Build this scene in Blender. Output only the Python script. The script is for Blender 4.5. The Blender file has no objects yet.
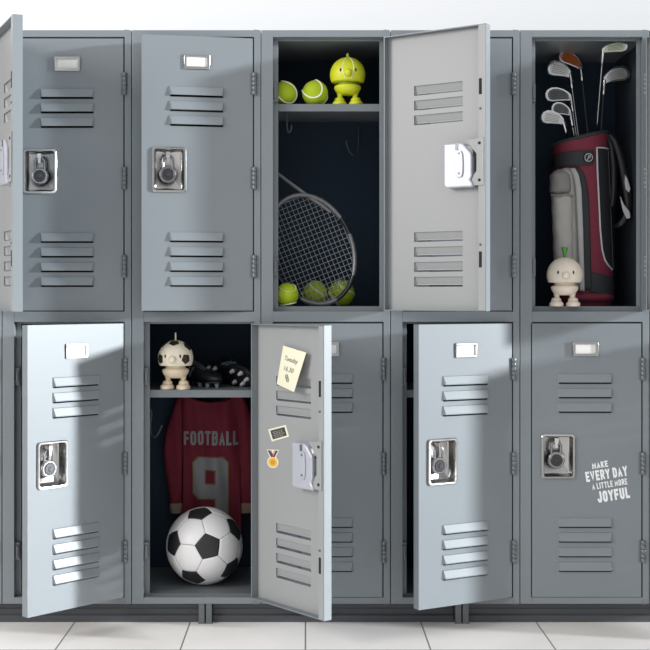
import bpy, bmesh, math, random
from mathutils import Vector, Matrix
from mathutils.geometry import tessellate_polygon
random.seed(4)
K = 0.0027            # metres per drawing unit
CX, GY, HY, D = 306.0, 624.0, 298.0, 1200.0   # vanishing point x, ground line, eye level, camera distance (units)
sin, cos, pi = math.sin, math.cos, math.pi
COL = bpy.context.scene.collection

# ------------------------------------------------------------------ materials
def mat(name, col, rough=0.5, metal=0.0, noise=0.0, nscale=40, bump=0.0, bscale=200, spec=0.5, coat=0.0, col2=None, stretch=None):
    m = bpy.data.materials.new(name); m.use_nodes = True
    nt = m.node_tree; b = nt.nodes['Principled BSDF']
    b.inputs['Base Color'].default_value = (*col, 1)
    b.inputs['Roughness'].default_value = rough
    b.inputs['Metallic'].default_value = metal
    b.inputs['Specular IOR Level'].default_value = spec
    b.inputs['Coat Weight'].default_value = coat
    tc = nt.nodes.new('ShaderNodeTexCoord')
    src = tc.outputs['Object']
    if stretch:
        mp = nt.nodes.new('ShaderNodeMapping'); mp.inputs['Scale'].default_value = stretch
        nt.links.new(src, mp.inputs['Vector']); src = mp.outputs['Vector']
    if noise > 0:
        n = nt.nodes.new('ShaderNodeTexNoise'); n.inputs['Scale'].default_value = nscale
        n.inputs['Detail'].default_value = 4
        nt.links.new(src, n.inputs['Vector'])
        r = nt.nodes.new('ShaderNodeMix'); r.data_type = 'RGBA'
        c2 = col2 or tuple(min(1, c * (1 + noise)) for c in col)
        c1 = tuple(c * (1 - noise) for c in col) if not col2 else col
        r.inputs[6].default_value = (*c1, 1); r.inputs[7].default_value = (*c2, 1)
        nt.links.new(n.outputs['Fac'], r.inputs[0]); nt.links.new(r.outputs[2], b.inputs['Base Color'])
    if bump > 0:
        n2 = nt.nodes.new('ShaderNodeTexNoise'); n2.inputs['Scale'].default_value = bscale
        n2.inputs['Detail'].default_value = 3
        nt.links.new(src, n2.inputs['Vector'])
        bp = nt.nodes.new('ShaderNodeBump'); bp.inputs['Strength'].default_value = bump
        bp.inputs['Distance'].default_value = 0.002
        nt.links.new(n2.outputs['Fac'], bp.inputs['Height']); nt.links.new(bp.outputs['Normal'], b.inputs['Normal'])
    return m

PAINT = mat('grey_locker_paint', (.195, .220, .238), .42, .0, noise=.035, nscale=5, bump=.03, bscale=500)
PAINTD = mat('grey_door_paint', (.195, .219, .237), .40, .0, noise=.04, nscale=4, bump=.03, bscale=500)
LOUVER = mat('grey_door_paint_lit', (.205, .232, .252), .38, .0, noise=.03, nscale=4)  # door paint made lighter, standing in for light caught by the tilted louvres
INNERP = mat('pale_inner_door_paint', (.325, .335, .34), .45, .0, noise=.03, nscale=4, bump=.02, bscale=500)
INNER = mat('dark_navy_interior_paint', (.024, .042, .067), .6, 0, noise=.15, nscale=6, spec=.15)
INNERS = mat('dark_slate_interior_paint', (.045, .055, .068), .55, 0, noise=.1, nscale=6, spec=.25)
LOCKM = mat('brushed_lock_metal', (.30, .30, .31), .25, 1.0)
DIALM = mat('grey_dial_metal', (.07, .07, .075), .3, .7)
INNERM = mat('grey_interior_paint', (.10, .115, .13), .5, 0, noise=.08, nscale=6)
SHELFM = mat('grey_shelf_paint', (.17, .19, .205), .42, 0, noise=.05, nscale=8)
PLINTH = mat('dark_grey_plinth_paint', (.062, .066, .075), .5, 0, noise=.08, nscale=8)
LEGM = mat('grey_leg_steel', (.13, .145, .155), .45, .2)
STEEL = mat('stainless_steel', (.46, .455, .445), .27, 1.0, noise=.06, nscale=30)
CHROME = mat('polished_chrome', (.62, .62, .63), .14, 1.0)
HINGE = mat('hinge_steel', (.17, .185, .195), .38, .5)
ZINC = mat('bright_zinc_plate', (.50, .52, .58), .4, .25)
BLACK = mat('black_plastic', (.012, .012, .014), .35)
DARKSLOT = mat('dark_slot', (.01, .012, .015), .8)
CARD = mat('white_card', (.72, .71, .70), .6)
WHITE = mat('white_print', (.85, .86, .88), .55)
FELT = mat('yellow_green_felt', (.40, .52, .015), .9, noise=.15, nscale=500, bump=.5, bscale=900)
SEAM = mat('pale_rubber_seam', (.72, .78, .55), .7)
BALLW = mat('white_leather', (.86, .855, .86), .38, bump=.08, bscale=900)
BALLB = mat('black_leather', (.022, .022, .024), .42, bump=.08, bscale=900)
YTOY = mat('yellow_painted_toy', (.62, .66, .02), .45, noise=.10, nscale=150, bump=.1)
YTOYD = mat('yellow_green_toy_collar', (.25, .33, .02), .5)
CREAM = mat('cream_painted_toy', (.86, .78, .63), .4, noise=.04, nscale=100)
TAN = mat('tan_wood_toy', (.76, .65, .49), .45, noise=.07, nscale=100)
WOODW = mat('whitewashed_wood_toy', (.80, .71, .60), .5, noise=.06, nscale=120)
BLUSH = mat('blush_wood_toy', (.80, .64, .53), .5, noise=.05, nscale=120)
BROWN = mat('dark_brown_patch', (.035, .028, .022), .4)
GREEN = mat('green_painted_stem', (.06, .27, .03), .4)
RACK = mat('grey_racket_frame', (.20, .20, .21), .32, .3)
RACKD = mat('black_racket_frame', (.02, .022, .026), .3)
STRING = mat('pale_grey_strings', (.27, .30, .33), .5)
GRIP = mat('black_grip_tape', (.03, .03, .033), .7)
MAROON = mat('maroon_bag_fabric', (.19, .022, .045), .72, noise=.14, nscale=300, bump=.25, bscale=700)
CHAR = mat('charcoal_bag_fabric', (.032, .035, .04), .75, noise=.2, nscale=300, bump=.25, bscale=600)
MESHF = mat('black_mesh_fabric', (.018, .02, .024), .8, noise=.3, nscale=600, bump=.5, bscale=900)
GREYF = mat('grey_pocket_fabric', (.40, .39, .37), .7, noise=.08, nscale=30, bump=.12, bscale=60)
GREYD = mat('mid_grey_pocket_fabric', (.23, .225, .215), .75, noise=.1, nscale=30)
BORDER = mat('light_grey_fabric', (.42, .42, .42), .7, noise=.08, nscale=40)
PIPE = mat('white_piping', (.60, .60, .62), .5)
SHAFT = mat('steel_shaft', (.42, .43, .45), .2, 1.0)
SHAFTD = mat('graphite_shaft', (.05, .055, .06), .3, .5)
IRON = mat('satin_iron', (.62, .62, .60), .32, .6, noise=.12, nscale=60)
IRONC = mat('copper_iron', (.50, .12, .02), .3, .5, noise=.35, nscale=50)
IROND = mat('dark_iron', (.11, .11, .11), .3, .9, noise=.3, nscale=60)
IRONG = mat('greenish_iron', (.42, .46, .32), .3, .5, noise=.2, nscale=60)
JERSEY = mat('maroon_jersey_cloth', (.17, .010, .028), .8, noise=.12, nscale=40, bump=.15, bscale=400)
JTEXT = mat('grey_white_jersey_print', (.25, .255, .27), .7)
GOLD = mat('gold_outline_print', (.20, .12, .02), .6)
CUFF = mat('tan_cuff', (.28, .21, .15), .8)
BOOT = mat('black_boot_leather', (.028, .029, .032), .28, noise=.2, nscale=60)
STUD = mat('silver_stud', (.66, .68, .72), .3, .3)
STRIPE = mat('blue_grey_stripe', (.14, .19, .26), .4)
NOTE = mat('cream_paper', (.83, .80, .62), .8, noise=.02, nscale=30)
INK = mat('grey_ink', (.16, .17, .14), .8)
CHALKB = mat('blackboard_print', (.035, .037, .035), .6)
CHALKT = mat('chalk_print', (.30, .30, .28), .7)
STICKW = mat('cream_sticker', (.80, .76, .60), .6)
RED = mat('red_ribbon_print', (.55, .03, .04), .6)
NAVY = mat('navy_ribbon_print', (.04, .05, .12), .6)
GOLDS = mat('gold_medal_print', (.80, .46, .06), .5)
GOLDD = mat('dark_gold_print', (.62, .30, .03), .5)

# ------------------------------------------------------------------ mesh builder (coordinates in drawing units, z up)
def rrect(w, h, r, n=5, cx=0, cz=0):
    pts = []
    for (sx, sz, a0) in ((1, 1, 0), (-1, 1, 90), (-1, -1, 180), (1, -1, 270)):
        for i in range(n):
            a = math.radians(a0 + 90 * i / (n - 1))
            pts.append((cx + sx * (w - r) + r * cos(a), cz + sz * (h - r) + r * sin(a)))
    return pts

class MB:
    def __init__(s): s.v = []; s.f = []; s.m = []; s.mi = 0
    def add(s, vs, fs, mi=None):
        b = len(s.v); s.v += [tuple(v) for v in vs]
        for f in fs: s.f.append([b + i for i in f]); s.m.append(s.mi if mi is None else mi)
        return s
    def box(s, x0, x1, y0, y1, z0, z1, mi=None):
        vs = [(x, y, z) for x in (x0, x1) for y in (y0, y1) for z in (z0, z1)]
        return s.add(vs, [(0, 1, 3, 2), (4, 6, 7, 5), (0, 4, 5, 1), (2, 3, 7, 6), (0, 2, 6, 4), (1, 5, 7, 3)], mi)
    def loft(s, rings, cap0=True, cap1=True, closed=True, mi=None):
        n = len(rings[0]); vs = [p for r in rings for p in r]; fs = []
        for i in range(len(rings) - 1):
            for j in range(n if closed else n - 1):
                a = i * n + j; b = i * n + (j + 1) % n
                fs.append((a, b, b + n, a + n))
        if cap0: fs.append(tuple(range(n))[::-1])
        if cap1: fs.append(tuple((len(rings) - 1) * n + j for j in range(n)))
        return s.add(vs, fs, mi)
    def tube(s, pts, r, n=10, mi=None, closed=False, flat=1.0):
        pts = [Vector(p) for p in pts]; rings = []; L = len(pts); up = None
        for i, p in enumerate(pts):
            if closed: t = pts[(i + 1) % L] - pts[i - 1]
            else: t = pts[min(i + 1, L - 1)] - pts[max(i - 1, 0)]
            t.normalize()
            if up is None:
                up = Vector((0, 1, 0)) if abs(t.y) < .9 else Vector((1, 0, 0))
            a = up - t * up.dot(t); a.normalize(); up = a; b = t.cross(a)
            rr = r[i] if isinstance(r, (list, tuple)) else r
            rings.append([p + a * (rr * flat * cos(2 * pi * j / n)) + b * (rr * sin(2 * pi * j / n)) for j in range(n)])
        if closed:
            rings.append(rings[0]); return s.loft(rings, False, False, mi=mi)
        return s.loft(rings, mi=mi)
    def lathe(s, prof, c=(0, 0, 0), n=32, axis='z', mi=None, sx=1, sy=1):
        rings = []
        for (r, h) in prof:
            ring = []
            for j in range(n):
                a = 2 * pi * j / n; u = r * cos(a) * sx; v = r * sin(a) * sy
                if axis == 'z': p = (c[0] + u, c[1] + v, c[2] + h)
                elif axis == 'y': p = (c[0] + u, c[1] + h, c[2] + v)
                else: p = (c[0] + h, c[1] + u, c[2] + v)
                ring.append(p)
            rings.append(ring)
        return s.loft(rings, mi=mi)
    def ball(s, c, r, n=24, mi=None, sx=1, sy=1, sz=1):
        m = max(6, n // 2)
        return s.lathe([(max(1e-4, r * sin(pi * i / m)), -r * cos(pi * i / m) * sz) for i in range(m + 1)], c, n, mi=mi, sx=sx, sy=sy)
    def prism(s, poly, y0, y1, holes=(), mi=None, fn=None):
        loops = [list(poly)] + [list(h) for h in holes]
        tri = tessellate_polygon([[Vector((p[0], p[1], 0)) for p in l] for l in loops])
        flat = [p for l in loops for p in l]; n = len(flat)
        vs = [(p[0], y0, p[1]) for p in flat] + [(p[0], y1, p[1]) for p in flat]
        fs = [tuple(t) for t in tri] + [tuple(i + n for i in t)[::-1] for t in tri]
        b = 0
        for l in loops:
            for i in range(len(l)):
                a = b + i; c = b + (i + 1) % len(l); fs.append((a, c, c + n, a + n))
            b += len(l)
        if fn: vs = [fn(*v) for v in vs]
        return s.add(vs, fs, mi)
    def grid(s, fn, nu, nv, mi=None):
        vs = [fn(i / nu, j / nv) for j in range(nv + 1) for i in range(nu + 1)]
        fs = [(j * (nu + 1) + i, j * (nu + 1) + i + 1, (j + 1) * (nu + 1) + i + 1, (j + 1) * (nu + 1) + i) for j in range(nv) for i in range(nu)]
        return s.add(vs, fs, mi)
    def build(s, name, mats, parent=None, smooth=False, bevel=0, solid=0, loc=None, recalc=True, angle=None):
        me = bpy.data.meshes.new(name)
        me.from_pydata([(v[0] * K, v[1] * K, v[2] * K) for v in s.v], [], s.f)
        mats = mats if isinstance(mats, (list, tuple)) else [mats]
        for m in mats: me.materials.append(m)
        for p, i in zip(me.polygons, s.m): p.material_index = i
        if recalc:
            bm = bmesh.new(); bm.from_mesh(me); bmesh.ops.remove_doubles(bm, verts=bm.verts, dist=1e-6)
            bmesh.ops.recalc_face_normals(bm, faces=bm.faces); bm.to_mesh(me); bm.free()
        if smooth:
            me.shade_smooth()
            me.set_sharp_from_angle(angle=math.radians(angle or 45))
        o = bpy.data.objects.new(name, me); COL.objects.link(o)
        if parent: o.parent = parent
        if loc is not None: o.location = loc
        if solid:
            md = o.modifiers.new('thickness', 'SOLIDIFY'); md.thickness = solid * K; md.offset = 0
        if bevel:
            md = o.modifiers.new('edge', 'BEVEL'); md.width = bevel * K; md.segments = 2
            md.limit_method = 'ANGLE'; md.harden_normals = False
        return o

def P(x, d, y): return Vector(((x - CX) * K, d * K, (GY - y) * K))
def at(xi, yi, d):                       # real place (x, depth, y) seen in direction xi, yi when it stands d behind the locker fronts
    s = D / (D + d); return (CX + (xi - CX) / s, d, HY + (yi - HY) / s)
def PI(xi, yi, d): return P(*at(xi, yi, d))
def tag(o, label, cat, group=None, kind=None):
    if label: o['label'] = label
    if cat: o['category'] = cat
    if group: o['group'] = group
    if kind: o['kind'] = kind
    return o
def thing(name, label, cat, loc=(0, 0, 0), group=None, rot=None):
    o = bpy.data.objects.new(name, None); COL.objects.link(o); o.empty_display_size = .05
    o.location = loc
    if rot: o.rotation_euler = rot
    return tag(o, label, cat, group)
def text_mesh(txt, w, h, bold=0.0, space=1.0):
    """verts (x,z) centred, and faces, fitted to w x h units"""
    cu = bpy.data.curves.new('t', 'FONT'); cu.body = txt; cu.size = 1; cu.offset = bold; cu.space_character = space
    cu.resolution_u = 3
    o = bpy.data.objects.new('t', cu); COL.objects.link(o)
    dg = bpy.context.evaluated_depsgraph_get(); dg.update()
    me = bpy.data.meshes.new_from_object(o.evaluated_get(dg))
    vs = [(v.co.x, v.co.y) for v in me.vertices]; fs = [tuple(p.vertices) for p in me.polygons]
    bpy.data.objects.remove(o); bpy.data.curves.remove(cu); bpy.data.meshes.remove(me)
    x0 = min(v[0] for v in vs); x1 = max(v[0] for v in vs); y0 = min(v[1] for v in vs); y1 = max(v[1] for v in vs)
    return [((v[0] - x0) / (x1 - x0) * w - w / 2, (v[1] - y0) / (y1 - y0) * h - h / 2) for v in vs], fs

GLY = {'A': (1, [[(0, 0), (.5, 1), (1, 0)], [(.22, .3), (.78, .3)]]), 'B': (1, [[(0, 0), (0, 1), (.75, 1), (1, .88), (1, .62), (.75, .52), (1, .42), (1, .12), (.75, 0), (0, 0)], [(0, .52), (.75, .52)]]),
 'D': (1, [[(0, 0), (0, 1), (.65, 1), (1, .82), (1, .18), (.65, 0), (0, 0)]]), 'E': (.85, [[(1, 1), (0, 1), (0, 0), (1, 0)], [(0, .5), (.85, .5)]]),
 'F': (.85, [[(1, 1), (0, 1), (0, 0)], [(0, .5), (.85, .5)]]), 'I': (.0, [[(0, 0), (0, 1)]]), 'J': (.9, [[(1, 1), (1, .15), (.75, 0), (.25, 0), (0, .18)]]),
 'K': (1, [[(0, 0), (0, 1)], [(1, 1), (.05, .42)], [(.3, .58), (1, 0)]]), 'L': (.8, [[(0, 1), (0, 0), (1, 0)]]), 'M': (1.35, [[(0, 0), (0, 1), (.5, .25), (1, 1), (1, 0)]]),
 'O': (1, [[(.5, 1), (.25, 1), (0, .84), (0, .16), (.25, 0), (.75, 0), (1, .16), (1, .84), (.75, 1), (.5, 1)]]), 'R': (1, [[(0, 0), (0, 1), (.75, 1), (1, .86), (1, .6), (.75, .46), (0, .46)], [(.5, .46), (1, 0)]]),
 'T': (1, [[(0, 1), (1, 1)], [(.5, 1), (.5, 0)]]), 'U': (1, [[(0, 1), (0, .16), (.25, 0), (.75, 0), (1, .16), (1, 1)]]), 'V': (1.05, [[(0, 1), (.5, 0), (1, 1)]]), 'Y': (1.05, [[(0, 1), (.5, .45), (1, 1)], [(.5, .45), (.5, 0)]])}
def block_text(txt, w, h, wt=.2, lw=.34, gap=.12):
    """condensed block capitals drawn as thick strokes; verts (x, z) centred and faces"""
    vs, fs = [], []; x = 0.0
    for ch in txt:
        if ch == ' ': x += .28; continue
        gw, pls = GLY[ch]; gw *= lw
        for pl in pls:
            pt = [(x + wt / 2 + p[0] * gw, wt / 2 + p[1] * (1 - wt)) for p in pl]; closed = pl[0] == pl[-1]; n = len(pt)
            L, Rr = [], []
            for i, p in enumerate(pt):
                a = pt[i - 1] if i else (pt[-2] if closed else None); b = pt[i + 1] if i < n - 1 else (pt[1] if closed else None)
                def nr(u, v): d = Vector((v[0] - u[0], v[1] - u[1])).normalized(); return Vector((-d.y, d.x))
                if a is None: m = nr(p, b); q = Vector(p) - Vector((m.y, -m.x)) * (wt / 2 if abs(m.y) < .99 or True else 0)
                elif b is None: m = nr(a, p); q = Vector(p) + Vector((m.y, -m.x)) * (wt / 2)
                else:
                    n1, n2 = nr(a, p), nr(p, b); m = (n1 + n2).normalized(); m = m / max(.45, m.dot(n1)); q = Vector(p)
                L.append(q + m * wt / 2); Rr.append(q - m * wt / 2)
            b0 = len(vs); vs += [tuple(v) for v in L] + [tuple(v) for v in Rr]
            fs += [(b0 + i, b0 + i + 1, b0 + n + i + 1, b0 + n + i) for i in range(n - 1)]
        x += gw + wt + gap
    x -= gap
    clip = lambda z: min(1, max(0, z))
    return [(v[0] / x * w - w / 2, clip(v[1]) * h - h / 2) for v in vs], [f if f else f for f in fs]

# ------------------------------------------------------------------ room
def floor_mat():
    m = bpy.data.materials.new('pale_floor_tiles'); m.use_nodes = True; nt = m.node_tree; b = nt.nodes['Principled BSDF']
    tc = nt.nodes.new('ShaderNodeTexCoord'); mp = nt.nodes.new('ShaderNodeMapping')
    mp.inputs['Location'].default_value = (-(305.5 - CX) * K, 88 * K, 0)
    br = nt.nodes.new('ShaderNodeTexBrick'); br.offset = 0; br.squash = 1
    br.inputs['Scale'].default_value = 1; br.inputs['Brick Width'].default_value = 116 * K; br.inputs['Row Height'].default_value = 116 * K
    br.inputs['Mortar Size'].default_value = .8 * K; br.inputs['Mortar Smooth'].default_value = .2; br.inputs['Bias'].default_value = 0
    br.inputs['Color1'].default_value = (.84, .815, .79, 1); br.inputs['Color2'].default_value = (.88, .86, .84, 1)
    br.inputs['Mortar'].default_value = (.22, .20, .19, 1)
    n = nt.nodes.new('ShaderNodeTexNoise'); n.inputs['Scale'].default_value = 3; n.inputs['Detail'].default_value = 6
    mx = nt.nodes.new('ShaderNodeMix'); mx.data_type = 'RGBA'; mx.blend_type = 'MULTIPLY'; mx.inputs[0].default_value = .5
    cr = nt.nodes.new('ShaderNodeValToRGB'); cr.color_ramp.elements[0].color = (.80, .78, .76, 1); cr.color_ramp.elements[0].position = .3
    cr.color_ramp.elements[1].position = .6; cr.color_ramp.elements[1].color = (1, 1, 1, 1)
    L = nt.links.new
    L(tc.outputs['Object'], mp.inputs['Vector']); L(mp.outputs['Vector'], br.inputs['Vector'])
    L(tc.outputs['Object'], n.inputs['Vector']); L(n.outputs['Fac'], cr.inputs['Fac'])
    L(br.outputs['Color'], mx.inputs[6]); L(cr.outputs['Color'], mx.inputs[7]); L(mx.outputs[2], b.inputs['Base Color'])
    b.inputs['Roughness'].default_value = .45
    return m
WALLM = mat('white_wall_paint', (.80, .805, .82), .8, noise=.01, nscale=2, bump=.03, bscale=300)
o = MB().box(-1100, 1100, -2200, 134, -8, 0).build('floor', floor_mat()); o['kind'] = 'structure'
o = MB().box(-1100, 1100, 134, 142, -8, 1100).build('wall_back', WALLM); o['kind'] = 'structure'

# ------------------------------------------------------------------ lockers
W = 111.0; DEPTH = 128.0
ROWS = {'upper': (37.5, 310.5), 'lower': (322.5, 597.0)}
B = [-127.5, 2.0, 131.5, 261.0, 390.5, 520.0, 649.5, 779.0]
VOFF = [54.8, 69.3, 83.8, 198.8, 213.5, 228.2, 242.8]
RX = -84.0; RO = 132.8         # latch recess: distance from hinge, from the door top
DOORS = {}

def cells(mb, xs, zs, holes, y0, y1):
    """panel in the xz plane with rectangular holes"""
    xs = sorted(set(xs)); zs = sorted(set(zs))
    def solid(i, j):
        if i < 0 or j < 0 or i >= len(xs) - 1 or j >= len(zs) - 1: return False
        cx = (xs[i] + xs[i + 1]) / 2; cz = (zs[j] + zs[j + 1]) / 2
        return not any(h[0] < cx < h[1] and h[2] < cz < h[3] for h in holes)
    for i in range(len(xs) - 1):
        for j in range(len(zs) - 1):
            if not solid(i, j): continue
            a, b, c, d = xs[i], xs[i + 1], zs[j], zs[j + 1]
            mb.add([(a, y0, c), (b, y0, c), (b, y0, d), (a, y0, d)], [(0, 1, 2, 3)], 0)
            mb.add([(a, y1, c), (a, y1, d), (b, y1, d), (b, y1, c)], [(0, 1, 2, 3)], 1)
            if not solid(i - 1, j): mb.add([(a, y0, c), (a, y0, d), (a, y1, d), (a, y1, c)], [(0, 1, 2, 3)], 0)
            if not solid(i + 1, j): mb.add([(b, y0, c), (b, y1, c), (b, y1, d), (b, y0, d)], [(0, 1, 2, 3)], 0)
            if not solid(i, j - 1): mb.add([(a, y0, c), (a, y1, c), (b, y1, c), (b, y0, c)], [(0, 1, 2, 3)], 0)
            if not solid(i, j + 1): mb.add([(a, y0, d), (b, y0, d), (b, y1, d), (a, y1, d)], [(0, 1, 2, 3)], 0)

def make_door(parent, origin_units, row, theta, inside):
    h = ROWS[row][1] - ROWS[row][0] - 1
    VX0, VX1 = -84.0, -29.5
    holes = [(VX0 + 1, VX1 - 1, h - v - 5.6, h - v + 4.0) for v in VOFF]
    holes.append((RX - 14, RX + 14, h - RO - 19.5, h - RO + 19.5))
    xs = [-W, -.7]; zs = [0, h]
    for q in holes: xs += q[:2]; zs += q[2:]
    mb = MB(); cells(mb, xs, zs, holes, 0, 1.2)
    T = 9.0
    mb.box(-W, -W + 1, 1.2, T, 0, h, 0); mb.box(-1.7, -.7, 1.2, T, 0, h, 0)
    mb.box(-W + 1, -1.7, 1.2, T, h - 1, h, 0); mb.box(-W + 1, -1.7, 1.2, T, 0, 1, 0)
    mb.box(-W + 1, -W + 8, T - 1, T, 1, h - 1, 1)
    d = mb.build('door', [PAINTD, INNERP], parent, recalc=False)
    d.location = Vector(origin_units) * K; d.rotation_euler = (0, 0, math.radians(theta))
    # louvres
    for v in VOFF:
        z = h - v; lv = MB(); zb = z - 4.0
        prof = [(0, z + 4.6), (-1.0, z + 4.1), (-2.8, z - 3.0), (-2.7, zb)]
        for (dy, grow, mi) in ((0, 0, 0), (.6, -.5, 1)):
            pts = []
            for (yy, zz) in prof:
                ins = -yy * .85 - grow * .8
                pts += [(VX0 + ins, min(yy + dy, .2), zz), (VX1 - ins, min(yy + dy, .2), zz)]
            fs = [(2 * i, 2 * i + 1, 2 * i + 3, 2 * i + 2) for i in range(3)]
            b0 = len(pts); pts += [(VX0 - grow, 0, zb), (VX1 + grow, 0, zb)]
            fs += [(0, 2, 4, 6, b0), (1, b0 + 1, 7, 5, 3)]
            lv.add(pts, fs, mi)
        # turned-under lip closing the lower edge of the louvre
        lv.add([(VX0 + 2.3, -2.7, zb), (VX1 - 2.3, -2.7, zb), (VX1 - 2.3, -2.1, zb), (VX0 + 2.3, -2.1, zb)], [(0, 1, 2, 3)], 0)
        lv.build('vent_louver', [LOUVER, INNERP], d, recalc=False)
    # card holder
    cz = h - 25.5
    mb = MB(); o_, i_ = (12.6, 7.2), (10, 4.7)
    for (a, b_, c, e) in ((-o_[0], o_[0], i_[1], o_[1]), (-o_[0], o_[0], -o_[1], -i_[1]), (-o_[0], -i_[0], -i_[1], i_[1]), (i_[0], o_[0], -i_[1], i_[1])):
        mb.box(-56.5 + a, -56.5 + b_, -1.8, 0, cz + c, cz + e)
    mb.build('card_holder', STEEL, d, bevel=.4)
    MB().box(-56.5 - 10, -56.5 + 10, -.7, 0, cz - 4.7, cz + 4.7).build('name_card', CARD, d)
    # latch recess
    zc = h - RO; rings = []
    for (w_, hh, yy, r) in ((17, 22.5, 0, 3.5), (17, 22.5, -1.4, 3.5), (16.2, 21.7, -2.2, 3.2), (14.8, 20.3, -2.0, 2.6), (14, 19.4, -.4, 2.4), (13.2, 18.6, 8.5, 2), (12.2, 17.6, 9.3, 1.6)):
        rings.append([(p[0], yy, p[1]) for p in rrect(w_, hh, r, 5, RX, zc)])
    MB().loft(rings, cap0=False).build('latch_recess', STEEL, d, smooth=True, angle=40)
    mb = MB(); mb.box(RX - 3.2, RX + 1.2, .6, 9, zc + 13, zc + 18.3); mb.box(RX - 2.6, RX + .6, 1.2, 3.2, zc + 8, zc + 15)
    mb.build('hasp', CHROME, d, bevel=.5)
    # hinges
    for v in (45.5, 140, 228):
        mb = MB(); z = h - v
        for q in range(5):
            z0 = z - 11 + q * 4.5
            mb.lathe([(.01, 0), (2.1, 0), (2.5, .5), (2.5, 3.7), (2.1, 4.2), (.01, 4.2)], (.8, -1.2, z0), 16)
        mb.box(-3.2, .5, -.6, .3, z - 10.5, z + 11)
        mb.build('hinge', HINGE, d, smooth=True)
    if inside:
        zc = h - RO
        # latch case fixed to the back of the door
        cp = [(15.4, 21.3), (-3, 21.3), (-6, 19.5), (-13.5, 11), (-14, 6), (-14, -11), (-12, -14), (-14.5, -17.5), (-15.5, -21.3), (13, -21.3), (15.4, -19)]
        MB().prism([(RX + .5 + p[0], zc + p[1]) for p in cp], 1.2, 12.5).build('latch_case', ZINC, d, bevel=1.4)
        poly = [(-3.8, -9), (-2.6, -12.5), (2, -12.5), (3.6, -9), (4.6, 0), (3.8, 9), (2, 12.5), (-2.2, 12.5), (-3.6, 9), (-4.2, 0)]
        MB().prism([(RX - 1 + p[0], zc + p[1] + 1) for p in poly], 12.5, 14.2).build('handle_plate', ZINC, d, bevel=.4)
        for zz in (11, -8): MB().lathe([(.01, 0), (1.1, 0), (1.1, .6), (.01, .6)], (RX - 1, 14.1, zc + zz), 12, 'y').build('rivet', HINGE, d)
        MB().box(RX + .5, RX + 3.5, 12.5, 13.1, zc + 14.5, zc + 20.5).build('finger_slot', HINGE, d)
        br = [(-98.5, 24), (-108.5, 26), (-108.5, -20), (-98.5, -20), (-96.5, -14), (-99, -9), (-101.5, -6), (-101.5, 10), (-90, 24)]
        MB().prism([(p[0], zc + p[1]) for p in br], 9.1, 10.3).build('latch_bracket', INNERP, d, bevel=.3)
        for zz in (20, -15): MB().lathe([(.01, 0), (1.5, 0), (1.3, .7), (.01, .7)], (-104.6, 10.2, zc + zz), 14, 'y').build('bracket_screw', DARKSLOT, d)
        for v in (59, 223): MB().box(-106.5, -103.6, 9, 9.25, h - v - 7.5, h - v + 7.5).build('striker_slot', DARKSLOT, d)
        for v in (80, 209): MB().lathe([(.01, 0), (1.2, 0), (1, .8), (.01, .8)], (-105, 9, h - v), 12, 'y').build('bump_stop', INNERM, d, smooth=True)
    return d

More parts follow.
